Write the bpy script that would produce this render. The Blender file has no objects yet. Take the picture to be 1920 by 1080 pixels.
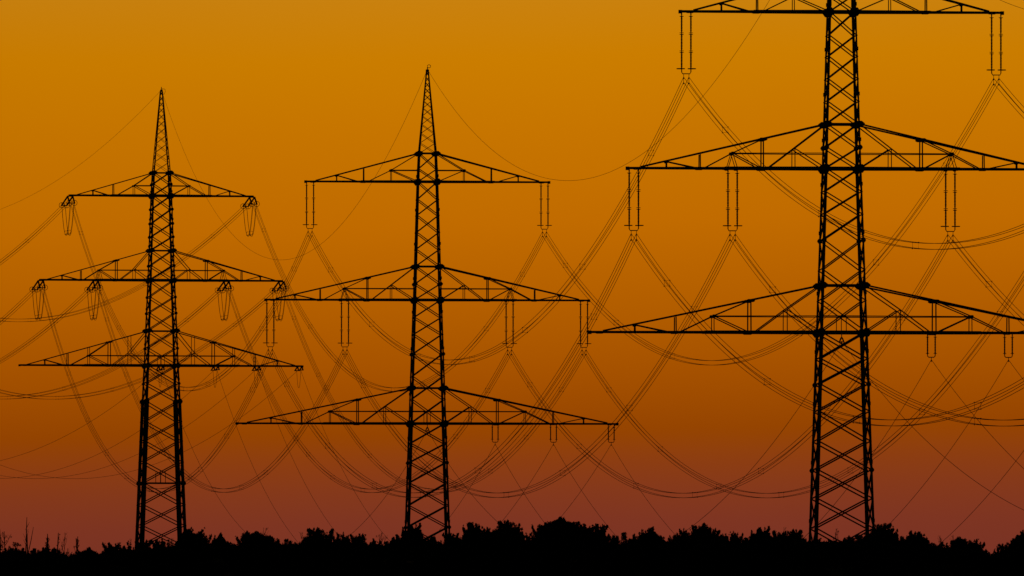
import bpy, math, random
from mathutils import Vector
import numpy as np
sc = bpy.context.scene
C = sc.collection
R = math.radians

# ------------------------------------------------------------------ camera
CAMZ = 1.7
F = 24900.0                      # focal length in pixels of a 1920 wide frame
cam = bpy.data.objects.new('camera', bpy.data.cameras.new('camera'))
C.objects.link(cam); sc.camera = cam
cam.location = (0, 0, CAMZ)
cam.rotation_euler = (R(90) + math.atan(782 / F), 0, 0)
cam.data.sensor_width = 36.0
cam.data.lens = F / 1920 * 36.0
cam.data.clip_start = 5.0
cam.data.clip_end = 30000.0

# ------------------------------------------------------------------ sky
w = bpy.data.worlds.new("World"); sc.world = w; w.use_nodes = True
N = w.node_tree.nodes; L = w.node_tree.links
for n in list(N): N.remove(n)
def nd(t, **k):
    n = N.new(t)
    for a, b in k.items(): setattr(n, a, b)
    return n
def mth(op, a, b=None, c=None, clamp=False):
    n = nd('ShaderNodeMath', operation=op, use_clamp=clamp)
    for i, v in enumerate((a, b, c)):
        if v is None: continue
        if isinstance(v, (int, float)): n.inputs[i].default_value = v
        else: L.new(v, n.inputs[i])
    return n.outputs[0]
out = nd('ShaderNodeOutputWorld'); bg = nd('ShaderNodeBackground')
tc = nd('ShaderNodeTexCoord'); sep = nd('ShaderNodeSeparateXYZ')
L.new(tc.outputs['Generated'], sep.inputs[0])
SUN_AZ = R(8)                    # afterglow lies straight ahead, a little to the right
dusk = nd('ShaderNodeTexSky', sky_type='NISHITA', sun_disc=False)
dusk.sun_elevation = R(0.3); dusk.sun_rotation = SUN_AZ; dusk.air_density = 1.0; dusk.dust_density = 2.0
# slow unevenness of the glow
nz = nd('ShaderNodeTexNoise'); nz.inputs['Scale'].default_value = 22.0; nz.inputs['Detail'].default_value = 3.0
mp = nd('ShaderNodeMapping'); mp.inputs['Scale'].default_value = (1, 1, 2.2)
L.new(tc.outputs['Generated'], mp.inputs[0]); L.new(mp.outputs[0], nz.inputs['Vector'])
elev = mth('ADD', sep.outputs['Z'], mth('MULTIPLY', mth('SUBTRACT', nz.outputs['Fac'], 0.5), 0.0022))
elev = mth('ADD', elev, mth('MULTIPLY', sep.outputs['X'], -0.016))
fac = mth('MULTIPLY', elev, 1 / 0.12, clamp=True)
ramp = nd('ShaderNodeValToRGB'); cr = ramp.color_ramp; cr.interpolation = 'LINEAR'
def s2l(c): return tuple((v / 255 / 12.92 if v / 255 <= .04045 else ((v / 255 + .055) / 1.055) ** 2.4) for v in c) + (1,)
stops = [(0.000, (104, 42, 36)), (0.0097, (119, 50, 38)), (0.0135, (126, 53, 34)), (0.0160, (133, 57, 27)), (0.0180, (140, 61, 18)),
         (0.0205, (149, 68, 1)), (0.0250, (165, 81, 0)), (0.0300, (179, 94, 0)), (0.0361, (193, 107, 0)), (0.0434, (199, 117, 0)),
         (0.0490, (203, 125, 0)), (0.0540, (202, 130, 16)), (0.0700, (202, 140, 50)), (0.1200, (150, 110, 60))]
while len(cr.elements) < len(stops): cr.elements.new(0.5)
for el, (p, c) in zip(cr.elements, stops): el.position = p / 0.12; el.color = s2l(c)
L.new(fac, ramp.inputs[0])
# the glow fades away from the sunset side and towards the zenith
az = mth('ADD', mth('MULTIPLY', sep.outputs['Y'], math.cos(SUN_AZ)), mth('MULTIPLY', sep.outputs['X'], math.sin(SUN_AZ)))
g1 = mth('POWER', mth('MAXIMUM', az, 0.0), 6.0)
g2 = mth('SUBTRACT', 1.0, mth('MULTIPLY', mth('MAXIMUM', mth('SUBTRACT', sep.outputs['Z'], 0.08), 0.0), 3.0), clamp=True)
glow = mth('MULTIPLY', g1, g2)
glow = mth('MULTIPLY', mth('MINIMUM', glow, 0.93), 1 / 0.93)
# brightness falls off slightly to the left of the frame
gx = mth('ADD', 1.0, mth('MULTIPLY', mth('ABSOLUTE', mth('SUBTRACT', sep.outputs['X'], 0.010)), -0.35))
sc1 = nd('ShaderNodeVectorMath', operation='SCALE'); L.new(ramp.outputs['Color'], sc1.inputs[0]); L.new(gx, sc1.inputs['Scale'])
sc2 = nd('ShaderNodeVectorMath', operation='SCALE'); L.new(dusk.outputs['Color'], sc2.inputs[0]); sc2.inputs['Scale'].default_value = 0.006
mx = nd('ShaderNodeMix', data_type='RGBA')
L.new(glow, mx.inputs['Factor']); L.new(sc2.outputs[0], mx.inputs['A']); L.new(sc1.outputs[0], mx.inputs['B'])
L.new(mx.outputs['Result'], bg.inputs['Color']); bg.inputs['Strength'].default_value = 1.0
L.new(bg.outputs[0], out.inputs['Surface'])

# ------------------------------------------------------------------ last light of the set sun
sd = bpy.data.lights.new('sun', 'SUN'); sd.energy = 0.03; sd.angle = R(0.5); sd.color = (1, .55, .25)
sun = bpy.data.objects.new('sun', sd); C.objects.link(sun)
sun.rotation_euler = (R(89.7), 0, math.pi - SUN_AZ)
sc.view_settings.view_transform = 'Standard'; sc.view_settings.look = 'None'
sc.view_settings.exposure = 0; sc.view_settings.gamma = 1

# ------------------------------------------------------------------ materials
def mat(name, col, rough=.7, metal=0., var=.25, scale=3., bump=0.):
    m = bpy.data.materials.new(name); m.use_nodes = True
    nt = m.node_tree; b = nt.nodes['Principled BSDF']
    n = nt.nodes.new('ShaderNodeTexNoise'); n.inputs['Scale'].default_value = scale; n.inputs['Detail'].default_value = 4
    t = nt.nodes.new('ShaderNodeTexCoord'); nt.links.new(t.outputs['Object'], n.inputs['Vector'])
    r = nt.nodes.new('ShaderNodeValToRGB')
    r.color_ramp.elements[0].position = .3; r.color_ramp.elements[1].position = .7
    r.color_ramp.elements[0].color = tuple(c * (1 - var) for c in col) + (1,)
    r.color_ramp.elements[1].color = tuple(min(1, c * (1 + var)) for c in col) + (1,)
    nt.links.new(n.outputs['Fac'], r.inputs[0]); nt.links.new(r.outputs[0], b.inputs['Base Color'])
    b.inputs['Roughness'].default_value = rough; b.inputs['Metallic'].default_value = metal
    b.inputs['Specular IOR Level'].default_value = .3
    if bump:
        bp = nt.nodes.new('ShaderNodeBump'); bp.inputs['Strength'].default_value = bump
        nt.links.new(n.outputs['Fac'], bp.inputs['Height']); nt.links.new(bp.outputs[0], b.inputs['Normal'])
    return m
STEEL = mat('weathered_painted_steel', (.07, .075, .07), .8, .0, .35, 1.5)
WIRE = mat('weathered_aluminium_wire', (.09, .09, .09), .8, .2, .2, .5)
PORC = mat('brown_porcelain', (.07, .035, .022), .35, 0, .2, 6)
GALV = mat('galvanised_fittings', (.12, .12, .12), .7, .3, .2, 8)
BARK = mat('bark', (.06, .045, .035), .95, 0, .4, 6, .5)
LEAF = [mat('pine_needles', (.035, .055, .028), .9, 0, .4, 1.2), mat('broad_leaves', (.05, .07, .03), .9, 0, .4, 1.2),
        mat('dry_leaves', (.06, .05, .025), .9, 0, .4, 1.2)]
GROUND = mat('meadow_soil', (.05, .06, .03), 1, 0, .4, .02)

# ------------------------------------------------------------------ mesh helpers
class MB:
    def __init__(s): s.v = []; s.f = []
    def add(s, v, f):
        o = len(s.v); s.v += [tuple(p) for p in v]; s.f += [tuple(i + o for i in q) for q in f]
    def frame(s, d, up=None):
        d = d.normalized(); up = Vector(up) if up else Vector((0, 0, 1))
        if abs(d.dot(up)) > .98: up = Vector((0, 1, 0))
        a = d.cross(up).normalized(); b = a.cross(d).normalized()
        return a, b
    def beam(s, p, q, w, t=None, up=None, flip=1):        # angle-iron bar
        p = Vector(p); q = Vector(q); a, b = s.frame(q - p, up)
        t = t or max(.014, w * .14)
        pr = [(0, 0), (w, 0), (w, t), (t, t), (t, w), (0, w)]
        c = w * .36
        vs = []
        for e in (p, q):
            for (x, y) in pr: vs.append(e + a * (x - c) * flip + b * (y - c))
        fs = [(i, (i + 1) % 6, (i + 1) % 6 + 6, i + 6) for i in range(6)]
        fs += [(3, 2, 1, 0), (5, 4, 3, 0), (6, 7, 8, 9), (6, 9, 10, 11)]
        s.add(vs, fs)
    def box(s, c, sx, sy, sz):
        x, y, z = c
        v = [(x + i * sx / 2, y + j * sy / 2, z + k * sz / 2) for i in (-1, 1) for j in (-1, 1) for k in (-1, 1)]
        s.add(v, [(0, 1, 3, 2), (4, 6, 7, 5), (0, 4, 5, 1), (2, 3, 7, 6), (0, 2, 6, 4), (1, 5, 7, 3)])
    def plate(s, pts, th, n):                              # flat polygon with thickness along n
        n = Vector(n).normalized() * th / 2; k = len(pts)
        v = [Vector(p) - n for p in pts] + [Vector(p) + n for p in pts]
        f = [tuple(range(k - 1, -1, -1)), tuple(range(k, 2 * k))] + [(i, (i + 1) % k, (i + 1) % k + k, i + k) for i in range(k)]
        s.add(v, f)
    def tube(s, pts, r, n=5, caps=True):
        pts = [Vector(p) for p in pts]; rs = r if isinstance(r, (list, tuple)) else [r] * len(pts)
        vs = []
        for i, p in enumerate(pts):
            d = pts[min(i + 1, len(pts) - 1)] - pts[max(i - 1, 0)]
            a, b = s.frame(d)
            for k in range(n):
                an = 2 * math.pi * k / n; vs.append(p + (a * math.cos(an) + b * math.sin(an)) * rs[i])
        fs = [(i * n + k, i * n + (k + 1) % n, (i + 1) * n + (k + 1) % n, (i + 1) * n + k) for i in range(len(pts) - 1) for k in range(n)]
        if caps: fs += [tuple(range(n - 1, -1, -1)), tuple((len(pts) - 1) * n + k for k in range(n))]
        s.add(vs, fs)
    def ring(s, c, R_, r, ax, n=16, m=5, arc=1.0):
        c = Vector(c); ax = Vector(ax).normalized(); a, b = s.frame(ax, (0, 1, 0) if abs(ax.y) < .9 else (1, 0, 0))
        s.tube([c + (a * math.cos(2 * math.pi * arc * i / n) + b * math.sin(2 * math.pi * arc * i / n)) * R_ for i in range(n + 1)], r, m)
    def build(s, name, m, parent=None):
        me = bpy.data.meshes.new(name); me.from_pydata(s.v, [], s.f); me.update()
        me.materials.append(m)
        o = bpy.data.objects.new(name, me); C.objects.link(o)
        if parent: o.parent = parent
        return o
def tag(o, label=None, cat=None, group=None, kind=None):
    if label: o['label'] = label
    if cat: o['category'] = cat
    if group: o['group'] = group
    if kind: o['kind'] = kind
    return o
def empty(name, loc=(0, 0, 0), rz=0):
    o = bpy.data.objects.new(name, None); C.objects.link(o); o.location = loc; o.rotation_euler = (0, 0, rz)
    o.empty_display_size = 1; return o
def copy_tree(o, parent=None):
    c = o.copy(); C.objects.link(c); c.parent = parent
    for ch in list(o.children): copy_tree(ch, c)
    return c
def interp(tab, h):
    for (a, va), (b, vb) in zip(tab, tab[1:]):
        if (a - h) * (b - h) <= 0: return va + (vb - va) * (h - a) / (b - a)
    return tab[-1][1]

# ------------------------------------------------------------------ ground
def sm(t): t = max(0, min(1, t)); return t * t * (3 - 2 * t)
def gz(x, y):
    return 14.2 * sm((y - 1420) / 330) + 6.5 * sm((y - 1820) / 300) - 14 * sm((y - 2300) / 3000) \
        + .25 * math.sin(x * .031) * math.sin(y * .027)
g = MB(); ys = [-300, -100, 0, 100, 250, 400, 550, 700, 800] + list(range(850, 2500, 30)) + [2700, 3000, 3500, 4000, 5000, 7000, 10000, 15000]
xs = [-6000, -3000, -1500, -800, -500] + list(range(-300, 301, 30)) + [500, 800, 1500, 3000, 6000]
for y in ys:
    for x in xs: g.v.append((x, y, gz(x, y)))
nx = len(xs)
for j in range(len(ys) - 1):
    for i in range(nx - 1): g.f.append((j * nx + i, j * nx + i + 1, (j + 1) * nx + i + 1, (j + 1) * nx + i))
tag(g.build('ground', GROUND), kind='structure')

# ------------------------------------------------------------------ pylons
TOW = dict(D=(60.265, 746.475, 30.278, .062), A=(24.83, 999.909, 29.72, .085), B=(-8.457, 1326.364, 29.78, .085),
           C=(-46.876, 1773.708, 47.0, .154), E=(-125.524, 2122.654, 61.681, .135))
SPEC_S = dict(
    width=[(-36, 5.8), (-30.2, 5.4), (-15.1, 4.36), (0, 3.42), (12.35, 2.62), (24.2, 1.95), (27.0, 1.72), (35.2, .22)],
    nodes=[-29.7, -26.2, -23.0, -20, -17.2, -14.75, -12.5, -10.35, -8.2, -5.95, -3.9, -2.0, 0, 2.4, 4.7, 6.95, 8.9, 10.6, 12.35,
           13.95, 15.7, 17.4, 19.1, 20.8, 22.4, 24.17, 25.45, 27.0],
    big={15.7, 12.35, 24.17, 27.0, 0, 3.55}, med={6.95, -3.9, -10.35, -17.2, -23.0, 13.95},
    arms=[(0, 3.55, 19.05, 1.22), (12.35, 3.35, 16.2, 1.14), (24.17, 2.85, 12.2, 1.15)],
    leg=.17, dia=.095, chord=.19, top=.13, web=.085, peak_top=35.5, base=-29.72)
SPEC_T = dict(
    width=[(-40, 7.3), (-33.5, 6.75), (-21.4, 5.7), (-4.5, 4.45), (0, 4.05), (4.7, 3.72), (11.4, 3.2), (15.4, 2.95), (22.7, 2.5), (25.8, 2.2), (36.7, .3)],
    nodes=[-33.2, -30, -27.2, -24.2, -21.4, -18.6, -15.7, -12.9, -10.1, -7.5, -4.8, -2.4, 0, 2.3, 4.68, 7.0, 9.15, 11.4, 13.35, 15.4,
           17.2, 19.0, 20.9, 22.7, 24.25, 25.8],
    big={0, 4.68, 11.4, 15.4, 22.7, 25.8, -15.7, -4.8}, med={2.3, 7.0, 9.15, 13.35, 17.2, 19.0, 20.9, 24.25, -2.4, -7.5, -10.1, -12.9, -18.6, -21.4},
    arms=[(0, 4.62, 19.05, 1.32), (11.4, 3.98, 16.3, 1.35), (22.7, 3.08, 12.35, 1.35)],
    leg=.205, dia=.12, chord=.26, top=.13, web=.10, peak_top=37.15, base=-33.2)

def pylon(key, sp, label):
    x, y, z, yaw = TOW[key]
    base = sp['base']; gx_, gy_ = x, y; gzv = z + base
    root = empty('lattice_pylon', (x, y, gzv), yaw)
    tag(root, label, 'pylon', 'lattice pylons of the power line')
    H = lambda h: h - base
    W = lambda h: interp(sp['width'], h) / 2
    corner = lambda sx, sy, h: Vector((sx * W(h), sy * W(h), H(h)))
    lv = [a[0] for a in sp['width']][::-1]
    # legs, one by one
    for sx in (-1, 1):
        for sy in (-1, 1):
            m = MB(); hs = sorted(set([h for h, _ in sp['width'] if base <= h <= 27.05] + [base - .8, sp['nodes'][-1]]))
            hs = [h for h in hs if h <= sp['nodes'][-1]]
            for a, b in zip(hs, hs[1:]):
                wd = sp['leg'] * (1.25 if b <= 0 else 1.0 if b < 13 else .85)
                if key == 'C' and b <= -4.4: wd *= 1.85
                m.beam(corner(sx, sy, a), corner(sx, sy, b), wd, up=(sx, sy, 0), t=wd * .2)
            # splice plates that stand proud of the leg
            for h in sp['nodes'][1:-1:2]:
                c = corner(sx, sy, h + .6)
                m.box(c, sp['leg'] * 1.22, sp['leg'] * 1.22, .28)
            m.box(corner(sx, sy, base) + Vector((0, 0, -.1)), 1.1, 1.1, 1.0)
            m.build('leg', STEEL, root)
    # bracing, one mesh per face of the tower
    faces = {}
    for fx, fy in ((0, -1), (1, 0), (0, 1), (-1, 0)):
        m = MB()
        def pt(s, h):
            return corner(s, fy, h) if fy else corner(fx, s, h)
        for a, b in zip(sp['nodes'], sp['nodes'][1:]):
            d = sp['dia'] * (1.15 if b <= 0 else 1)
            m.beam(pt(-1, a), pt(1, b), d, flip=1); m.beam(pt(1, a), pt(-1, b), d, flip=-1)
        for (h0, hh, tip, hm) in sp['arms']:
            m.beam(pt(-1, h0), pt(1, h0), sp['chord'] * 1.15); m.beam(pt(-1, h0 + hh), pt(1, h0 + hh), sp['top'] * 1.05)
        h0, hh, tip, hm = sp['arms'][0]
        m.beam(pt(-1, h0 + hm), pt(1, h0 + hm), sp['web'])
        if fy:
            for s in (-.12, .1): m.beam(pt(0, 0).lerp(pt(1, 0), s) if s > 0 else pt(0, 0).lerp(pt(-1, 0), -s),
                                       (pt(0, hm) + Vector((s * W(hm), 0, 0))), sp['web'] * .7)
        if key == 'C':
            m.beam(pt(-1, -15.7), pt(1, -15.7), .15)
            if fy:
                for s in (-.14, .1): m.beam((s * W(-15), fy * W(-15.7), H(-15.7)), (s * W(-15), fy * W(-14.4), H(-14.2)), .08)
        faces[(fx, fy)] = m
    # gusset plates of each face
    allh = sorted(set(sp['nodes']) | sp['big'])
    for h in allh:
        if h <= base + .1: continue
        k = 1.0 if h in sp['big'] else .58 if h in sp['med'] else .26
        if k == 1.0 and any(abs(h - (a[0] + a[1])) < .25 for a in sp['arms']): hw, hv = .42, .25
        else: hw, hv = .34 * k, .33 * k
        if key == 'C': hw *= 1.1; hv *= 1.15
        for fy in (-1, 1):
            m = faces[(0, fy)]
            for sx in (-1, 1):
                c = corner(sx, fy, h) + Vector((0, fy * .03, 0))
                m.plate([c + Vector((a * hw, 0, b * hv)) for a, b in ((-1, -.25), (-.45, -1), (.45, -1), (1, -.25), (1, .25), (.45, 1), (-.45, 1), (-1, .25))],
                        .025, (0, 1, 0))
        for fx in (-1, 1):
            m = faces[(fx, 0)]
            for sy in (-1, 1):
                c = corner(fx, sy, h) + Vector((fx * .03, 0, 0)); q = hw * .6
                m.plate([c + Vector((0, a * q, b * hv)) for a, b in ((-1, -.5), (0, -1), (1, -.5), (1, .5), (0, 1), (-1, .5))], .025, (1, 0, 0))
    for m in faces.values(): m.build('face_bracing', STEEL, root)
    # cross-arms
    for ai, (h0, hh, tip, hm) in enumerate(sp['arms']):
        kx = tip / (19.05, 16.2, 12.2)[ai]
        for s in (-1, 1):
            arm = MB()
            wb = W(h0); wt = W(h0 + hh); jx = tip - 1.0
            yb = lambda X: wb + (.14 - wb) * (X - wb) / (tip - wb)            # half depth at X
            zt = lambda X: hh * (jx - X) / (jx - wt)                          # top chord height at X
            yt = lambda X: wt + (.14 - wt) * (X - wt) / (jx - wt)
            P = lambda X, zz, f: Vector((s * X, f * (yb(X) if zz <= .01 else yb(X) + (yt(X) - yb(X)) * min(1, zz / max(.05, zt(X)))), H(h0) + zz))
            for f in (-1, 1):
                cx = wb
                arm.beam(P(wb, 0, f), P(tip * .55, 0, f), sp['chord'] * 1.12, t=.05)
                arm.beam(P(tip * .55, 0, f), P(tip, 0, f), sp['chord'] * .9, t=.05)
            arm.box((s * tip, 0, H(h0)), .25, .4, .26)
            arm_o = arm.build('cross_arm', STEEL, root)
            m = MB()
            for f in (-1, 1): m.beam(Vector((s * wt, f * wt, H(h0 + hh))), P(jx, 0, f) + Vector((0, 0, .1)), sp['top'])
            m.build('top_chord', STEEL, arm_o)
            m = MB(); wbw = sp['web']
            T = lambda X: (X, zt(X)); B = lambda X: (X, 0.)
            if ai == 0: xs_ = (15.66, 13.0, 12.6, 9.76, 7.0, 4.28)
            elif ai == 1: xs_ = (13.27, 10.9, 10.75, 8.31, 6.02, 3.65)
            else: xs_ = (9.1, 6.9, 6.4, 3.65, None, None)
            xs_ = [None if q is None else q * kx for q in xs_]
            a1, a2, a3, a4, a5, a6 = xs_
            seg = [(T(a1), B(a1), .9), (T(a1 - .1), B(a2), 1), (T(a3), B(a3), 1)]
            if ai < 2:
                mid = (a4, hm); low = (a6, 1.7 if ai == 0 else 1.49)
                seg += [(B(a3 - .3), mid, 1), (mid, T(a5), 1), (mid, B(a5 + .15), 1), (T(a5), B(a5), 1.1), (mid, (wb, hm), .8),
                        (B(a5 - .4), low, 1), (low, (wt, hh), 1), (low, B(wb), 1), (low, B(a6), .75)]
                if ai == 0: seg += [(mid, B(a4), .75)] + ([(T(a6), low, .75), (T(a4), mid, .75)] if key == 'C' else [])
                else: seg += [(mid, B(a4 - .35), .7), (mid, B(a4 + .35), .7)]
            else:
                mid = (a4, hm)
                seg += [(B(a3 - .4), mid, 1), (mid, (wt, hh), 1), (mid, B(a4), .75), (mid, (wb, hm), .9), (mid, B(wb), 1)]
            for (p, q, k) in seg:
                for f in (-1, 1): m.beam(P(p[0], p[1], f), P(q[0], q[1], f), wbw * k)
            # plan bracing between the two bottom chords
            X = wb; f = 1; n = int((tip - wb) / 1.5); st = (tip - .6 - wb) / n
            for i in range(n):
                m.beam(P(X, 0, f), P(X + st, 0, -f), wbw * .8); X += st; f = -f
            nodes = [(a3, 0, .36, .10), (tip - .75, 0, .35, .10), (a1, zt(a1), .13, .08), (a4, hm, .15, .12)]
            if ai < 2: nodes += [(a5, 0, .42, .13), (a5, zt(a5), .32, .12)]
            if ai == 1: nodes += [(a4 - .35, 0, .16, .13), (a4 + .35, 0, .16, .13)]
            for (X, zz, hw, hv) in nodes:
                for f in (-1, 1):
                    c = P(X, zz, f) + Vector((0, f * .04, 0))
                    m.plate([c + Vector((a * hw, 0, b * hv)) for a, b in ((-1, -.4), (-.6, -1), (.6, -1), (1, -.4), (1, .4), (.6, 1), (-.6, 1), (-1, .4))], .02, (0, 1, 0))
            m.build('web_bracing', STEEL, arm_o)
    # spire
    hN = sp['nodes'][-1]; hT = sp['width'][-1][0]; m = MB()
    for sx in (-1, 1):
        for sy in (-1, 1): m.beam(corner(sx, sy, hN), corner(sx, sy, hT), sp['leg'] * .62, up=(sx, sy, 0), t=.025)
    k = 11; hs = [hN]; r = .93; st = (hT - hN) * (1 - r) / (1 - r ** k)
    for i in range(k): hs.append(hs[-1] + st); st *= r
    hs[-1] = hT
    for a, b in zip(hs, hs[1:]):
        for fx, fy in ((0, -1), (1, 0), (0, 1), (-1, 0)):
            pt = (lambda s, h: corner(s, fy, h)) if fy else (lambda s, h: corner(fx, s, h))
            m.beam(pt(-1, a), pt(1, b), .05); m.beam(pt(1, a), pt(-1, b), .05, flip=-1)
    pk = m.build('spire', STEEL, root)
    m = MB(); m.box((0, 0, H(hT) + .08), .32, .32, .3)
    m.tube([(0, 0, H(hT)), (0, 0, H(sp['peak_top']) + .15)], .05, 6)
    if key == 'C':
        m.beam((0, 0, H(sp['peak_top']) - .1), (.5, 0, H(sp['peak_top']) - .15), .06)
        m.tube([(.5, 0, H(sp['peak_top']) - .15), (.52, -.05, H(sp['peak_top']) - .5), (.3, -.1, H(sp['peak_top']) - .9)], .025, 5)
    else: m.ring((.16, 0, H(sp['peak_top']) + .25), .16, .03, (0, 1, 0), 14)
    m.build('earth_wire_clamp', GALV, pk)
    return root
pylon('A', SPEC_S, 'nearest, largest steel lattice pylon at right, its top cut off by the upper edge')
pylon('B', SPEC_S, 'middle steel lattice pylon with pointed spire and long straight hanging insulators')
pylon('C', SPEC_T, 'leftmost, smallest looking steel lattice pylon with thick legs and wire loops under its arms')

# ------------------------------------------------------------------ attachment points
KEYS = ['tl', 'tr', 'ol', 'or', 'il', 'ir', 'c', 's1', 's2', 's3', 'e']
AS = {'tl': (-11.75, 24.17), 'tr': (11.75, 24.17), 'ol': (-15.72, 12.35), 'or': (15.72, 12.35), 'il': (-8.25, 12.35), 'ir': (8.25, 12.35),
      'c': (0, 0), 's1': (6.8, 0), 's2': (12.65, 0), 's3': (18.45, 0), 'e': (0, 35.5)}
DROP = {'tl': 5.12, 'tr': 5.12, 'ol': 5.1, 'or': 5.1, 'il': 5.1, 'ir': 5.1, 'c': .62, 's1': 2.0, 's2': 2.0, 's3': 2.0, 'e': .05}
AT = {'tl': (-12.25, 22.6), 'tr': (12.25, 22.6), 'ol': (-16.2, 11.3), 'or': (16.2, 11.3), 'il': (-8.8, 11.3), 'ir': (8.8, 11.3),
      'c': (0, 0), 's1': (7.4, 0), 's2': (12.95, 0), 's3': (18.7, 0), 'e': (0, 36.9)}
QUAD = {'tl', 'tr', 'ol', 'or', 'il', 'ir'}
SAG = dict(DA=(16.9, 17.3, 18.0, 16.6), AB=(16.85, 17.2, 16.95, 15.1), BC=(19.9, 20., 20.85, 18.35), CE=(17.4, 18.2, 18.15, 16.5))
WHERE = {'tl': 'top crossarm, left tip', 'tr': 'top crossarm, right tip', 'ol': 'middle crossarm, left tip',
         'or': 'middle crossarm, right tip', 'il': 'middle crossarm, left inner spot', 'ir': 'middle crossarm, right inner spot',
         'c': 'bottom crossarm, centre', 's1': 'bottom crossarm, spot nearest the mast',
         's2': 'bottom crossarm, middle of three', 's3': 'bottom crossarm, right tip', 'e': 'spire top'}
PN = {'A': 'right pylon', 'B': 'middle pylon', 'C': 'left pylon'}
def loc(T, o, h, dy=0):
    x, y, z, yaw = TOW[T]
    return Vector((x + o * math.cos(yaw) - dy * math.sin(yaw), y + o * math.sin(yaw) + dy * math.cos(yaw), z + h))
def dirn(a, b):
    d = Vector((TOW[b][0] - TOW[a][0], TOW[b][1] - TOW[a][1], 0)); return d.normalized()
def tstr(key, to):            # tension string vector at the left pylon
    Ls = 4.7 if key in QUAD else (2.0 if key != 'e' else .35)
    dr = 1.15 if key in QUAD else (.62 if key != 'e' else .05)
    return dirn('C', to) * Ls + Vector((0, 0, -dr))
def wire_end(T, key, other):
    if T in 'ABDE' and T != 'C' or T == 'E':
        o, h = (AT if T == 'E' else AS)[key]
        return loc(T, o, h - (DROP[key] if T != 'E' else 1.3))
    o, h = AT[key]
    return loc('C', o, h) + tstr(key, other)

# ------------------------------------------------------------------ suspension insulators
def rod(m, x, z0, z1, nseg, r):
    """long-rod insulators in a chain with sheds and end caps"""
    Lh = (z0 - z1) / nseg
    for i in range(nseg):
        a = z0 - i * Lh; pts = []; rs = []
        pts.append((x, 0, a)); rs.append(.03)
        pts.append((x, 0, a - .1)); rs.append(.055)
        n = max(6, int((Lh - .25) / .11)); q = (Lh - .25) / n
        for k in range(n):
            zz = a - .12 - k * q
            pts += [(x, 0, zz), (x, 0, zz - q * .25), (x, 0, zz - q * .6)]; rs += [r * .62, r, r * .62]
        pts.append((x, 0, a - Lh + .1)); rs.append(.055); pts.append((x, 0, a - Lh)); rs.append(.03)
        m.tube(pts, rs, 8)
def susp_proto(kind):
    root = empty('suspension_insulator')
    if kind == 'q':
        z1 = -4.22
        for s in (-1, 1):
            m = MB(); rod(m, s * .35, -.15, z1, 3, .085); m.build('insulator_rod', PORC, root)
            m = MB(); m.tube([(s * .35, 0, .08), (s * .35, 0, -.16)], .05, 6); m.build('top_link', GALV, root)
            for zz in (-.25, -1.5, -1.62, -2.86, -2.98):
                m = MB(); m.ring((s * .35, 0, zz), .15, .02, (0, 0, 1), 12, 4); m.tube([(s * .35 - .14, 0, zz), (s * .35 + .14, 0, zz)], .018, 4)
                m.build('arcing_horn', GALV, root)
            m = MB(); m.ring((s * .42, 0, z1 + .02), .29, .038, (0, 0, 1), 20, 6)
            m.tube([(s * .13, 0, z1 + .02), (s * .71, 0, z1 + .02)], .02, 4)
            m.build('grading_ring', GALV, root)
        m = MB()
        m.tube([(-.35, 0, z1), (-.35, 0, z1 - .22), (-.28, 0, z1 - .36), (.28, 0, z1 - .36), (.35, 0, z1 - .22), (.35, 0, z1)], .04, 6)
        m.build('yoke', GALV, root)
        m = MB()
        for s in (-1, 1):
            m.tube([(s * .2, 0, z1 - .36), (s * .2, 0, -5.3)], .02, 5)
            for zz in (-4.93, -5.32): m.tube([(s * .2, -.16, zz - .02), (s * .2, 0, zz), (s * .2, .16, zz - .02)], [.03, .05, .03], 6)
        m.build('wire_clamp', GALV, root)
    elif kind == 's':
        z1 = -1.55
        for s in (-1, 1):
            m = MB(); rod(m, s * .29, -.12, z1, 1, .075); m.build('insulator_rod', PORC, root)
            m = MB(); m.tube([(s * .29, 0, .08), (s * .29, 0, -.13)], .045, 6); m.build('top_link', GALV, root)
            for zz in (-.2, z1 + .12):
                m = MB(); m.ring((s * .29, 0, zz), .12, .02, (0, 0, 1), 10, 4); m.tube([(s * .29 - .11, 0, zz), (s * .29 + .11, 0, zz)], .018, 4)
                m.build('arcing_horn', GALV, root)
        m = MB(); m.tube([(-.29, 0, z1), (-.27, 0, z1 - .11), (-.2, 0, z1 - .17), (.2, 0, z1 - .17), (.27, 0, z1 - .11), (.29, 0, z1)], .04, 6)
        m.build('yoke', GALV, root)
        m = MB(); m.tube([(0, 0, z1 - .17), (0, 0, -2.0)], .025, 5); m.tube([(0, -.18, -2.03), (0, 0, -2.), (0, .18, -2.03)], [.03, .055, .03], 6)
        m.build('wire_clamp', GALV, root)
    else:
        m = MB(); m.tube([(0, 0, .05), (0, 0, -.2)], .035, 6); m.build('hanger', GALV, root)
        for s in (-1, 1):
            m = MB(); m.tube([(0, 0, -.2), (s * .05, 0, -.3), (s * .2, 0, -.66)], [.03, .06, .05], 8); m.build('insulator_rod', PORC, root)
        m = MB(); m.tube([(-.12, 0, -.55), (.12, 0, -.55)], .022, 5); m.tube([(0, -.15, -.63), (0, 0, -.62), (0, .15, -.63)], [.03, .045, .03], 6)
        m.build('wire_clamp', GALV, root)
    return root
protos = {}
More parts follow.
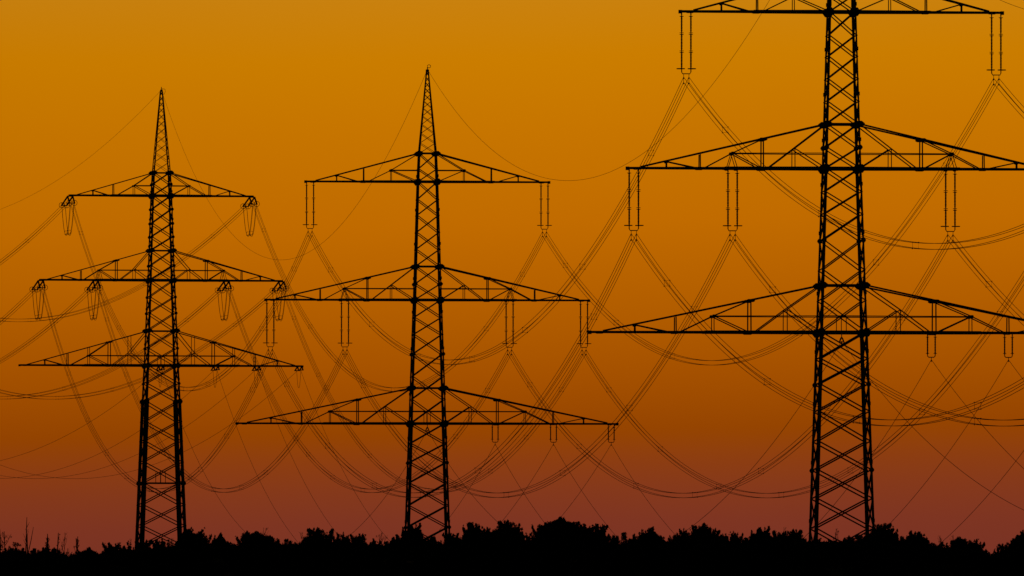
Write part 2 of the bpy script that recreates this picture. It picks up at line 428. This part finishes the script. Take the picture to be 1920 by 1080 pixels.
for T in 'AB':
    for k in KEYS:
        if k == 'e': continue
        kind = 'q' if k in QUAD else ('c' if k == 'c' else 's')
        if kind not in protos: o = protos[kind] = susp_proto(kind)
        else: o = copy_tree(protos[kind])
        ox, h = AS[k]; o.location = loc(T, ox, h - .1); o.rotation_euler = (0, 0, TOW[T][3])
        what = {'q': 'long twin insulator', 's': 'short twin insulator', 'c': 'tiny forked insulator'}[kind]
        tag(o, "%s hanging from the %s's %s" % (what, PN[T], WHERE[k]), 'insulator',
            {'q': 'long twin insulators under the crossarms', 's': 'short insulators under the bottom crossarms', 'c': 'forked insulators under the mast centre'}[kind])

# ------------------------------------------------------------------ left pylon: tension strings and jumper loops
TENS = {'B': 'towards middle pylon', 'E': 'pulling left'}
def strand_offsets(d, quad=True):
    a = Vector((d.y, -d.x, 0)).normalized()
    return [(a * sx * .2 + Vector((0, 0, sz * .2))) for sx in (-1, 1) for sz in (-1, 1)] if quad else [Vector((0, 0, 0))]
for k in KEYS:
    if k in 'e': continue
    q = k in QUAD
    tip = loc('C', *AT[k])
    ends = {}
    for to in 'BE':
        v = tstr(k, to); d = v.normalized(); side = Vector((d.y, -d.x, 0)).normalized(); upv = side.cross(d).normalized()
        root = empty('tension_insulator', tip)
        tag(root, "%s on left pylon's %s, %s" % ('double slanted insulator' if q else 'short slanted insulator', WHERE[k], TENS[to]),
            'insulator', 'tension insulators of the left pylon')
        sp_ = .34 if q else .3
        for s in (-1, 1):
            a = side * s * sp_; b = v - d * .35 + side * s * sp_
            m = MB(); n = 40 if q else 14; pts = []; rs = []
            pts.append(a); rs.append(.04)
            for i in range(n):
                t = (i + .5) / n; pts += [a.lerp(b, t - .25 / n), a.lerp(b, t), a.lerp(b, t + .25 / n)]; rs += [.07, .115 if q else .10, .07]
            pts.append(b); rs.append(.04)
            m.tube(pts, rs, 8); m.build('insulator_rod', PORC, root)
            if q:
                m = MB(); m.ring(b - d * .1, .36, .035, d, 20, 5); m.tube([b - d * .1 - upv * .36, b - d * .1 + upv * .36], .03, 4); m.build('grading_ring', GALV, root)
        m = MB(); e = v - d * .3
        m.tube([e - side * (sp_ + .1), e + side * (sp_ + .1)], .07, 6)
        if q: m.tube([e - upv * .25, e + upv * .25], .05, 6)
        m.tube([e, v], .04, 5)
        m.build('yoke', GALV, root)
        m = MB(); m.tube([-side * (sp_ + .1), side * (sp_ + .1)], .07, 6); m.build('anchor_bar', GALV, root)
        ends[to] = tip + v
    a, b = ends['E'], ends['B']
    m_root = empty('jumper_loop', (a + b) / 2)
    tag(m_root, "%s wire loop drooping under left pylon's %s" % ('four-strand' if q else 'thin single', WHERE[k]), 'wire loop', 'jumper loops of the left pylon')
    off = (a + b) / 2; dep = 3.9 if q else 2.25
    for oi, (ox, oz) in enumerate([(-.2, -.2), (-.2, .2), (.2, -.2), (.2, .2)] if q else [(0, 0)]):
        m = MB(); pts = []
        for i in range(33):
            t = i / 32; u = abs(2 * t - 1)
            p = a.lerp(b, t) + Vector((0, 0, -dep * (1 - u ** 2.25) * (1 + .06 * (oi % 2))))
            pts.append(p + Vector((ox * (1 + .3 * math.sin(oi)), ox * .4, oz)) - off)
        m.tube(pts, .026 if q else .024, 5); m.build('conductor', WIRE, m_root)
    if q:
        for t in (.36, .64):
            u = abs(2 * t - 1); c = a.lerp(b, t) + Vector((0, 0, -dep * (1 - u ** 2.25))) - off
            m = MB()
            pp = [c + Vector((i * .24, i * .1, j * .24)) for i, j in ((-1, -1), (1, -1), (1, 1), (-1, 1), (-1, -1))]
            m.tube(pp, .03, 4); m.build('spacer', GALV, m_root)

# ------------------------------------------------------------------ conductors
SPN = {'DA': 'right pylon to right edge', 'AB': 'right to middle pylon',
       'BC': 'middle to left pylon', 'CE': 'left pylon to left edge'}
ORD = {'DA': 'A', 'AB': 'A', 'BC': 'B', 'CE': 'C'}
RAD = {'DA': .0195, 'AB': .0205, 'BC': .022, 'CE': .0235}
for span in ('DA', 'AB', 'BC', 'CE'):
    T0, T1 = span
    for k in KEYS:
        a = wire_end(T0, k, T1); b = wire_end(T1, k, T0)
        quad = k in QUAD
        sag = SAG[span][0 if quad else {'e': 2, 'c': 3}.get(k, 1)]
        n = 72; L_ = (b - a).length; org = (a + b) / 2 + Vector((0, 0, -sag))
        cen = [a.lerp(b, i / n) + Vector((0, 0, -4 * sag * (i / n) * (1 - i / n))) - org for i in range(n + 1)]
        nm = 'conductor_bundle' if quad else ('earth_wire' if k == 'e' else 'single_conductor')
        d = dirn(T0, T1)
        lab = '%s from %s, fixed at %s' % ('four-wire bundle' if quad else 'thin wire', SPN[span], WHERE[k])
        grp = {'conductor_bundle': 'four-wire bundles of the power line', 'earth_wire': 'earth wires between the spires', 'single_conductor': 'thin single wires of the bottom arms'}[nm]
        if not quad:
            m = MB(); m.tube(cen, .016 if k == 'e' else RAD[span] * .95, 5)
            o = m.build(nm, WIRE); o.location = org; tag(o, lab, 'wire', grp); continue
        root = empty(nm, org); tag(root, lab, 'wire bundle', grp)
        offs = strand_offsets(d)
        for of in offs:
            m = MB(); m.tube([p + of for p in cen], RAD[span], 5); m.build('conductor', WIRE, root)
        ns = int(L_ / 42); rnd = random.Random(sum(map(ord, span + k)))
        for i in range(ns):
            t = (i + .55 + rnd.uniform(-.06, .06)) / ns
            p = a.lerp(b, t) + Vector((0, 0, -4 * sag * t * (1 - t))) - org
            m = MB(); o4 = [offs[0], offs[1], offs[3], offs[2], offs[0]]
            m.tube([p + q * 1.0 for q in o4], .012, 4)
            for q in offs: m.tube([p + q * 1.08 - d * .06, p + q * 1.08 + d * .06], .04, 5)
            m.build('spacer', GALV, root)

# ------------------------------------------------------------------ trees
def leaves(rs, cen, rad, n, size, out):
    """n small leaf-tuft triangles scattered in and on a clump"""
    d = rs.normal(size=(n, 3)); d /= np.linalg.norm(d, axis=1)[:, None]
    r = rad * (rs.random(n) ** .45)
    c = np.array(cen) + d * r[:, None] * np.array([1, 1, .8])
    a = rs.normal(size=(n, 3)); a /= np.linalg.norm(a, axis=1)[:, None]
    b = np.cross(a, rs.normal(size=(n, 3))); b /= np.linalg.norm(b, axis=1)[:, None] + 1e-9
    s = (size * rs.uniform(.6, 1.5, n))[:, None]
    out.append(np.stack([c + a * s, c - a * s * .5 + b * s * .6, c - a * s * .6 - b * s * .5], 1))
def leafmesh(name, out):
    V = np.concatenate(out).reshape(-1, 3); n = len(V) // 3
    me = bpy.data.meshes.new(name)
    me.vertices.add(len(V)); me.vertices.foreach_set('co', V.astype(np.float32).ravel())
    me.loops.add(3 * n); me.loops.foreach_set('vertex_index', np.arange(3 * n, dtype=np.int32))
    me.polygons.add(n); me.polygons.foreach_set('loop_start', np.arange(0, 3 * n, 3, dtype=np.int32))
    me.update(calc_edges=True); me.validate(); return me
HT = 13.0
def tree_proto(kind, seed):
    rs = np.random.RandomState(seed); rnd = random.Random(seed)
    root = empty({'pine': 'pine_tree', 'broad': 'leafy_tree', 'bare': 'bare_tree', 'sapling': 'sapling', 'forked': 'sapling', 'slim': 'conifer'}[kind])
    tr = MB(); out = []
    lean = (rnd.uniform(-.3, .3), rnd.uniform(-.3, .3))
    ax = lambda z: Vector((lean[0] * (z / HT) ** 2, lean[1] * (z / HT) ** 2, z))
    def env(e):
        r_ = math.hypot(e.x - lean[0], e.y - lean[1])
        c_ = HT - .12 - (.62 * r_ ** 1.25 if kind == 'pine' else .36 * r_ ** 1.9) + rnd.uniform(-.38, .14)
        e.z = min(e.z, c_, HT - .08)
    top = HT - (.15 if kind != 'broad' else .8)
    if kind in ('pine', 'broad', 'slim'):
        tr.tube([ax(z) for z in (0, 2, 5, 8, 11, top)], [.22, .18, .15, .12, .07, .03], 7)
        if kind == 'pine':
            z = 4.5
            while z < HT - .35:
                t = (HT - z) / HT
                for _ in range(rnd.randint(4, 6)):
                    an = rnd.uniform(0, 6.28); ln = min(2.7, .55 + 1.0 * (HT - z) ** .72) * rnd.uniform(.4, 1.15)
                    e = ax(z) + Vector((math.cos(an) * ln, math.sin(an) * ln, rnd.uniform(.15, .75) * min(1, ln)))
                    env(e); md = ax(z).lerp(e, .5) - Vector((0, 0, .08))
                    tr.tube([ax(z), md, e], [.05, .035, .015], 5)
                    cr_ = rnd.uniform(.2, .42) * (.7 + .3 * min(1, ln))
                    leaves(rs, e, cr_, int(300 * cr_ / .4), .085, out)
                    if ln > .8: leaves(rs, md + Vector((0, 0, .1)), cr_ * 1.1, 240, .12, out)
                    for _2 in range(2):
                        e2 = e + Vector((rnd.uniform(-.5, .5), rnd.uniform(-.5, .5), rnd.uniform(.0, .4)))
                        env(e2); tr.tube([e, e2], [.02, .01], 4); leaves(rs, e2, .19, 70, .08, out)
                z += rnd.uniform(.28, .42)
            leaves(rs, ax(HT - .3), .3, 160, .09, out); leaves(rs, ax(HT - .7), .5, 260, .1, out)
        elif kind == 'slim':
            z = 3.
            while z < HT - .1:
                rr = .12 + .16 * (HT - z) ** .8
                for _ in range(4):
                    an = rnd.uniform(0, 6.28); e = ax(z) + Vector((math.cos(an) * rr, math.sin(an) * rr, .1)); e.z = min(e.z, HT - .05)
                    tr.tube([ax(z), e], [.03, .01], 4); leaves(rs, e, .14 + rr * .22, 45, .07, out)
                z += .22
        else:
            for i in range(26):
                z = 4.5 + 7.3 * (i / 25) ** .8; t = (z - 4.5) / 7.5
                ln = 2.4 * math.sqrt(max(.05, 1 - (t - .25) ** 2 / .62)) * rnd.uniform(.5, 1.1); an = i * 2.4 + rnd.uniform(-.5, .5)
                e = ax(z) + Vector((math.cos(an) * ln, math.sin(an) * ln, rnd.uniform(.4, 1.5))); env(e)
                tr.tube([ax(z - .5), ax(z).lerp(e, .5), e], [.07, .045, .02], 5)
                cr_ = rnd.uniform(.3, .58); leaves(rs, e - Vector((0, 0, .15)), cr_, int(900 * cr_ ** 1.6), .09, out)
                for _2 in range(4):
                    f = e + Vector((rnd.gauss(0, .55), rnd.gauss(0, .55), rnd.gauss(.1, .3))); env(f)
                    tr.tube([e, f], [.02, .01], 4); leaves(rs, f, rnd.uniform(.2, .38), 120, .085, out)
                leaves(rs, ax(z).lerp(e, .5), .7, 330, .13, out)
            for i in range(7):
                f = ax(HT - .6) + Vector((rnd.gauss(0, .35), rnd.gauss(0, .35), rnd.uniform(0, .5)))
                tr.tube([ax(HT - 1.1), f], [.03, .01], 4); leaves(rs, f, .16, 50, .07, out)
    elif kind == 'bare':
        tr.tube([ax(z) for z in (0, 3, 7, 10, 12, HT)], [.12, .1, .07, .045, .03, .012], 6)
        for i in range(46):
            z = rnd.uniform(5, HT - .4); ln = min(1.9, .3 + .42 * (HT - z)) * rnd.uniform(.5, 1.1); an = rnd.uniform(0, 6.28)
            e = ax(z) + Vector((math.cos(an) * ln * .6, math.sin(an) * ln * .6, ln * .95)); e.z = min(e.z, HT - .02 - rnd.random() * .5)
            md = ax(z).lerp(e, .5) + Vector((math.cos(an), math.sin(an), 0)) * .12 * ln
            tr.tube([ax(z), md, e], [.026, .019, .01], 4)
            for _ in range(4):
                q = md.lerp(e, rnd.random()); f = q + Vector((rnd.gauss(0, .16), rnd.gauss(0, .16), rnd.uniform(.1, .42))); f.z = min(f.z, HT)
                tr.tube([q, f], [.011, .006], 3)
                if rnd.random() < .35: leaves(rs, f, .10, 8, .05, out)
            if z < HT - 2.0: leaves(rs, e, .3, 40, .08, out)
    elif kind == 'forked':
        lean = (.55, 0)
        tr.tube([ax(z) + Vector((.05 * math.sin(z * 1.3), 0, 0)) for z in (0, 3, 6, 8, 9.5, 10.5, 11.5, 12.3, HT)], [.09, .08, .075, .065, .055, .05, .042, .032, .02], 5)
        tr.tube([ax(10.2), ax(10.8) + Vector((.22, 0, 0)), ax(11.6) + Vector((.36, 0, 0)), ax(12.4) + Vector((.46, 0, 0))], [.04, .034, .028, .015], 5)
        tr.tube([ax(9.4), ax(9.8) + Vector((.3, 0, 0)), ax(10.1) + Vector((.7, .1, 0))], [.03, .022, .012], 4)
        tr.tube([ax(8.9), ax(9.5) + Vector((-.35, 0, 0)), ax(10.2) + Vector((-.6, .1, 0))], [.03, .022, .012], 4)
        for i in range(40):
            z = rnd.uniform(7.5, HT - .5); sd_ = rnd.choice((-1, 1)); ln = rnd.uniform(.12, .3 + .1 * (HT - z))
            e = ax(z) + Vector((sd_ * ln * .55, rnd.uniform(-.3, .3) * ln, ln)); e.z = min(e.z, HT)
            tr.tube([ax(z), e], [.014, .007], 4)
            if z < 10: leaves(rs, e, .12, 10, .05, out)
        leaves(rs, ax(HT - 4.3), .6, 90, .09, out)
    else:
        tr.tube([ax(z) + Vector((.04 * math.sin(z * 1.7), 0, 0)) for z in (0, 3, 6, 9, 11, 12, HT)], [.07, .06, .055, .052, .046, .04, .026], 5)
        for i in range(22):
            z = rnd.uniform(HT - 3.4, HT - .3); an = rnd.uniform(0, 6.28); ln = rnd.uniform(.15, .55)
            e = ax(z) + Vector((math.cos(an) * ln * .35, math.sin(an) * ln * .35, ln)); e.z = min(e.z, HT)
            tr.tube([ax(z), e], [.018, .01], 4)
            leaves(rs, e, .06, 6, .04, out)
        leaves(rs, ax(HT - 4), .5, 60, .08, out)
    if kind in ('pine', 'broad'):                          # a few limbs that reach past the rest of the crown
        for i in range(9):
            rr_ = rnd.uniform(.5, 2.3); an = rnd.uniform(0, 6.28)
            e = Vector((lean[0] + rr_ * math.cos(an), lean[1] + rr_ * math.sin(an), HT)); env(e)
            ln = rnd.uniform(.35, .75)
            f = e + Vector((math.cos(an) * ln * .8, math.sin(an) * ln * .8, ln * rnd.uniform(.5, 1.0))); f.z = min(f.z, HT - .1)
            tr.tube([e - Vector((0, 0, .5)), e.lerp(f, .4), f], [.035, .025, .012], 4)
            for q in (.35, .7, 1.0): leaves(rs, e.lerp(f, q), .24 - .1 * q, int(110 - 55 * q), .08, out)
            for _ in range(3):
                h_ = e.lerp(f, rnd.uniform(.4, 1)); k_ = h_ + Vector((rnd.gauss(0, .14), rnd.gauss(0, .14), rnd.uniform(.05, .25))); k_.z = min(k_.z, HT)
                tr.tube([h_, k_], [.012, .007], 3); leaves(rs, k_, .08, 16, .055, out)
    if kind in ('pine', 'broad'):                          # ragged shoots standing out of the crown
        for i in range(60):
            rr_ = 2.3 * math.sqrt(rnd.random()); an = rnd.uniform(0, 6.28)
            e = Vector((lean[0] + rr_ * math.cos(an), lean[1] + rr_ * math.sin(an), HT)); env(e)
            f = e + Vector((math.cos(an) * rnd.uniform(0, .25), math.sin(an) * rnd.uniform(0, .25), rnd.uniform(.05, .22)))
            f.z = min(f.z, HT); e.z -= .5
            tr.tube([e, f], [.02, .009], 3); leaves(rs, f, .12, 26, .07, out); leaves(rs, e.lerp(f, .6), .2, 60, .085, out)
            leaves(rs, e, .36, 110, .11, out)
    tr.build('trunk', BARK, root)
    me = leafmesh('crown', out); me.materials.append(LEAF[{'pine': 0, 'slim': 0, 'broad': 1, 'bare': 2, 'sapling': 2, 'forked': 2}[kind]])
    co = bpy.data.objects.new('crown', me); C.objects.link(co); co.parent = root
    return root
VAR = {'pine': [11, 12, 13, 14, 15], 'broad': [21, 22, 23, 24], 'bare': [31, 32, 33], 'sapling': [41, 42, 43], 'forked': [61], 'slim': [51, 52]}
P_, B_, N_, S_, M_ = 'pine', 'broad', 'bare', 'sapling', 'slim'
LP, MP, RP = 'left pylon', 'middle pylon', 'right pylon'
# (x in the photo, y of the top, visible width, kind, label) - turned into real positions on the ground below
TREES = [
 (14, 996, 44, N_, 'bare tree with fine branching twigs cut by the left edge'),
 (3, 992, 14, S_, 'thin bare stem rising at the very left edge'),
 (37, 970, 40, 'forked', 'tallest bare forked sapling at far left with wiry side twigs'),
 (48, 1004, 8, S_, 'short bare stem just right of the tall forked sapling'),
 (24, 1026, 40, P_, 'ragged low pine between the left edge and the forked sapling'),
 (60, 1030, 46, B_, 'low rounded dark tree under the first bare stems at left'),
 (88, 1028, 42, B_, 'low flat topped tree halfway between left edge and left pylon'),
 (81, 1004, 8, S_, 'bare stem leaning left, first of a row of three'),
 (91, 1001, 8, S_, 'bare stem leaning left, second of a row of three'),
 (102, 999, 8, S_, 'bare upright stem, third of a row of three'),
 (109, 1031, 22, P_, 'small dark bush-like pine below the third bare stem'),
 (124, 998, 12, N_, 'lone bare sapling with forked base in a gap of the treeline'),
 (138, 1006, 8, S_, 'knobbly bare stem, left one of a close pair'),
 (145, 1009, 8, S_, 'knobbly bare stem, right one of a close pair'),
 (153, 1032, 34, B_, 'low dark tree under the close pair of bare stems'),
 (168, 1024, 20, P_, 'steep sided dark tree left of the lowest gap by the left pylon'),
 (208, 1018, 20, P_, 'small pine with bent knob top left of the left pylon'),
 (192, 1036, 34, B_, 'lowest tree just right of the gap left of the left pylon'),
 (236, 1024, 36, B_, 'sloping dark tree between small bent pine and left pylon'),
 (243, 1010, 26, N_, 'twiggy half-bare tree touching the left side of the left pylon'),
 (272, 1014, 40, B_, 'dark tree in front of the left leg of the left pylon'),
 (306, 1012, 34, P_, 'dark tree between the legs of the left pylon'),
 (322, 1008, 18, N_, 'small bare tree before the right leg of the left pylon'),
 (355, 990, 34, P_, 'dark pine right beside the right leg of the left pylon'),
 (373, 998, 30, B_, 'tree leaning up right next to the pine beside the left pylon'),
 (414, 999, 22, P_, 'lone narrow block shaped tree between left pylon and wide twiggy clump'),
 (464, 999, 32, B_, 'dark tree at the left end of the wide twiggy clump'),
 (482, 994, 36, P_, 'spiky dark pine in the middle of the wide twiggy clump'),
 (496, 989, 30, N_, 'bare twiggy tree standing up from the wide clump right of left pylon'),
 (512, 1008, 26, B_, 'low dark tree at the right end of the wide twiggy clump'),
 (523, 1010, 12, M_, 'narrow knob topped tree, left one of two'),
 (533, 1008, 13, M_, 'narrow knob topped tree, right one of two'),
 (553, 1015, 22, P_, 'small low pine between two narrow trees and thin spike'),
 (566, 997, 9, N_, 'thin spiky bare tree left of the round crowned tree'),
 (590, 992, 46, B_, 'broad round crowned tree with sky holes, left of middle pylon'),
 (623, 989, 13, M_, 'slim curved tip standing up right of the round crowned tree'),
 (636, 1000, 34, B_, 'dark tree sloping down right of the slim curved tip'),
 (652, 1007, 14, M_, 'tiny pointed conifer in the dip left of the middle pylon'),
 (681, 1002, 38, P_, 'dark tree with a blunt tip midway to the middle pylon'),
 (702, 1012, 18, P_, 'low knob at the right foot of the blunt tipped tree'),
 (721, 998, 28, N_, 'twiggy topped tree just left of the middle pylon'),
 (739, 1010, 28, B_, 'low dark tree at the left foot of the middle pylon'),
 (771, 981, 34, P_, 'tall dark tree covering the left leg of the middle pylon'),
 (811, 1003, 24, P_, 'small tree between the legs of the middle pylon'),
 (831, 1006, 14, N_, 'small twiggy tree close to the right leg of the middle pylon'),
 (846, 1000, 28, P_, 'pine covering the right leg of the middle pylon'),
 (872, 1008, 18, P_, 'small pointed pine at the left foot of the twin crowned group'),
 (894, 981, 36, B_, 'left crown of the twin crowned group right of the middle pylon'),
 (914, 990, 30, P_, 'dark pine in the notch of the twin crowned group'),
 (947, 978, 48, B_, 'right, wider crown of the twin crowned group'),
 (971, 1003, 26, P_, 'low pine sloping down right from the twin crowned group'),
 (1000, 1013, 26, B_, 'low tree in the dip before the highest treetop'),
 (1022, 983, 40, B_, 'left shoulder tree of the highest crown'),
 (1050, 967, 46, P_, 'highest treetop of the whole treeline'),
 (1079, 986, 26, N_, 'thin leaved tree just right of the highest treetop'),
 (1096, 983, 42, P_, 'dark bushy tree with slanting branches right of the highest treetop'),
 (1120, 984, 30, P_, 'tree with branches slanting up right above a deep notch'),
 (1127, 1007, 18, B_, 'square low tree left of the deep notch'),
 (1152, 1006, 26, B_, 'low dark tree right of the deep notch'),
 (1172, 996, 16, M_, 'small ball topped tree halfway between middle and right pylons'),
 (1190, 1003, 30, P_, 'low ragged pine right of the ball topped tree'),
 (1220, 988, 38, P_, 'pointed pine right of the ball topped tree'),
 (1240, 1004, 16, P_, 'small low pine at the foot of the pointed pine'),
 (1276, 993, 38, B_, 'dark rounded tree left of the stepped tall crown'),
 (1294, 991, 24, N_, 'twiggy tree between rounded tree and stepped tall crown'),
 (1318, 984, 42, B_, 'stepped tall crown right above a clean notch'),
 (1335, 995, 22, P_, 'slanting edge branch pine at the right of the stepped crown'),
 (1363, 1002, 28, P_, 'flat low tree, first right of the clean notch'),
 (1379, 998, 22, P_, 'small pine with an upright tip right of the clean notch'),
 (1402, 1008, 28, B_, 'low dark tree before the pine with layered branches'),
 (1425, 987, 34, P_, 'pine with layered branches left of the right pylon'),
 (1444, 1003, 22, P_, 'low pine at the right foot of the layered pine'),
 (1460, 996, 18, P_, 'small upright block topped pine near the right pylon'),
 (1472, 988, 20, N_, 'wispy bare treetop near the right pylon'),
 (1492, 995, 42, B_, 'dark rounded tree next to the left leg of the right pylon'),
 (1532, 1010, 32, B_, 'low tree in front of the left leg of the right pylon'),
 (1569, 991, 26, N_, 'open twiggy tree between the legs of the right pylon'),
 (1592, 1008, 34, B_, 'low tree between twiggy tree and right leg of the right pylon'),
 (1622, 1002, 34, P_, 'dark tree in front of the right leg of the right pylon'),
 (1648, 983, 44, B_, 'bushy tall crown right beside the right pylon'),
 (1668, 990, 24, P_, 'right edge pine of the bushy crown beside the right pylon'),
 (1688, 1003, 10, M_, 'tiny narrow spike in the gap right of the bushy crown'),
 (1723, 995, 42, P_, 'pine with wide side branches standing alone right of the right pylon'),
 (1763, 1003, 16, N_, 'faint bare twigs right of the wide branched pine'),
 (1783, 1003, 24, N_, 'thin leaved tree next to a two lobed dark tree'),
 (1797, 1004, 26, P_, 'left lobe of the two lobed dark tree'),
 (1818, 1011, 26, P_, 'right lobe with hooked tip of the two lobed dark tree'),
 (1836, 1018, 30, B_, 'low tree left of the deepest gap near the right edge'),
 (1876, 1021, 26, P_, 'small pointed tree right of the deepest gap'),
 (1898, 1016, 34, B_, 'rounded dark tree near the right edge'),
 (1918, 996, 32, P_, 'tall dark tree cut by the right edge'),
]
proto = {}; used = {}
rt = random.Random(5)
CATS = {'pine': 'pine tree', 'broad': 'leafy tree', 'bare': 'bare tree', 'sapling': 'sapling', 'forked': 'sapling', 'slim': 'conifer'}
UW = {'pine': 2.0, 'broad': 2.5, 'bare': 1.5, 'sapling': .35, 'forked': 1., 'slim': .95}
for i, (px, py, wp, kind, lab) in enumerate(TREES):
    c = used.get(kind, 0); used[kind] = c + 1
    vid = (kind, c % len(VAR[kind]))
    if vid not in proto: o = proto[vid] = tree_proto(kind, VAR[kind][vid[1]])
    else: o = copy_tree(proto[vid])
    Y = 905 + rt.uniform(-22, 40) + (10 if kind in ('bare', 'sapling') else 0)
    X = (px - 960) / F * Y; top = CAMZ + (1322 - py) / F * Y; g0 = gz(X, Y)
    sz = (top - g0) / HT; sx = max(.5, min(1.5, (wp / F * Y) / UW[kind])) if kind not in ('sapling', 'forked') else 1.
    o.location = (X, Y, g0); o.rotation_euler = (0, 0, rt.uniform(0, 6.28) if kind != 'forked' else 0); o.scale = (sx, sx, sz)
    tag(o, lab, CATS[kind], 'trees of the dark treeline')

# the dense mass of the wood under and behind the single tops
rs = np.random.RandomState(9); out = []
def floor_y(px):                                          # upper edge of the closed mass along the frame, in photo pixels
    tab = [(-400, 1036), (0, 1034), (20, 1041), (50, 1040), (100, 1038), (119, 1046), (135, 1040), (160, 1038), (174, 1048), (190, 1044), (215, 1036),
           (260, 1028), (330, 1027), (390, 1021), (640, 1022), (700, 1023), (850, 1024), (900, 1018), (1000, 1019), (1138, 1022), (1250, 1016),
           (1340, 1020), (1480, 1014), (1560, 1014), (1660, 1016), (1760, 1023), (1840, 1033), (1858, 1043), (1875, 1037), (1920, 1028), (2400, 1025)]
    return interp(tab, px)
for row, (Y, dz) in enumerate([(900, 0), (912, -.1), (925, .05), (940, -.05), (960, 0.)]):
    x = -62.
    while x < 66:
        px = 960 + x / Y * F; zt_ = CAMZ + (1322 - floor_y(px)) / F * Y + dz + .10
        for k in range(5):
            r_ = rs.uniform(.35, .8)
            cz_ = zt_ - r_ * .8 - (k * 1.2) * rs.uniform(.5, 1.1) - rs.uniform(0, .25)
            leaves(rs, (x + rs.uniform(-.4, .4), Y + rs.uniform(-4, 4), cz_), r_, int(170 * r_ + 30), .13, out)
        x += .42
me = leafmesh('woodland', out); me.materials.append(LEAF[0])
wo = bpy.data.objects.new('woodland', me); C.objects.link(wo)
tag(wo, 'dense dark wood that fills the lower edge beneath the single treetops', 'wood', kind='stuff')
# branches, stems and brushwood of that mass: lumpy closed body reaching the ground
b = MB(); xs2 = [-64 + i * 1.0 for i in range(132)]; prof = [(898, 0), (899, .5), (901, .86), (915, .97), (930, 1.0), (950, .98), (964, .86), (967, .5), (968, 0)]
rr = random.Random(3)
for x in xs2:
    for (Y, q) in prof:
        px = 960 + x / Y * F; h = CAMZ + (1322 - floor_y(px)) / F * 925 - .75
        b.v.append((x + rr.uniform(-.3, .3), Y + rr.uniform(-.8, .8), q * h + (rr.uniform(-.35, .15) if q > .3 else -.3)))
npf = len(prof)
for i in range(len(xs2) - 1):
    for j in range(npf - 1): b.f.append((i * npf + j, i * npf + j + 1, (i + 1) * npf + j + 1, (i + 1) * npf + j))
# merge it with the leaves into the one woodland object
n0 = len(me.vertices)
bo = b.build('brushwood', LEAF[1], wo); bo['kind'] = 'stuff'
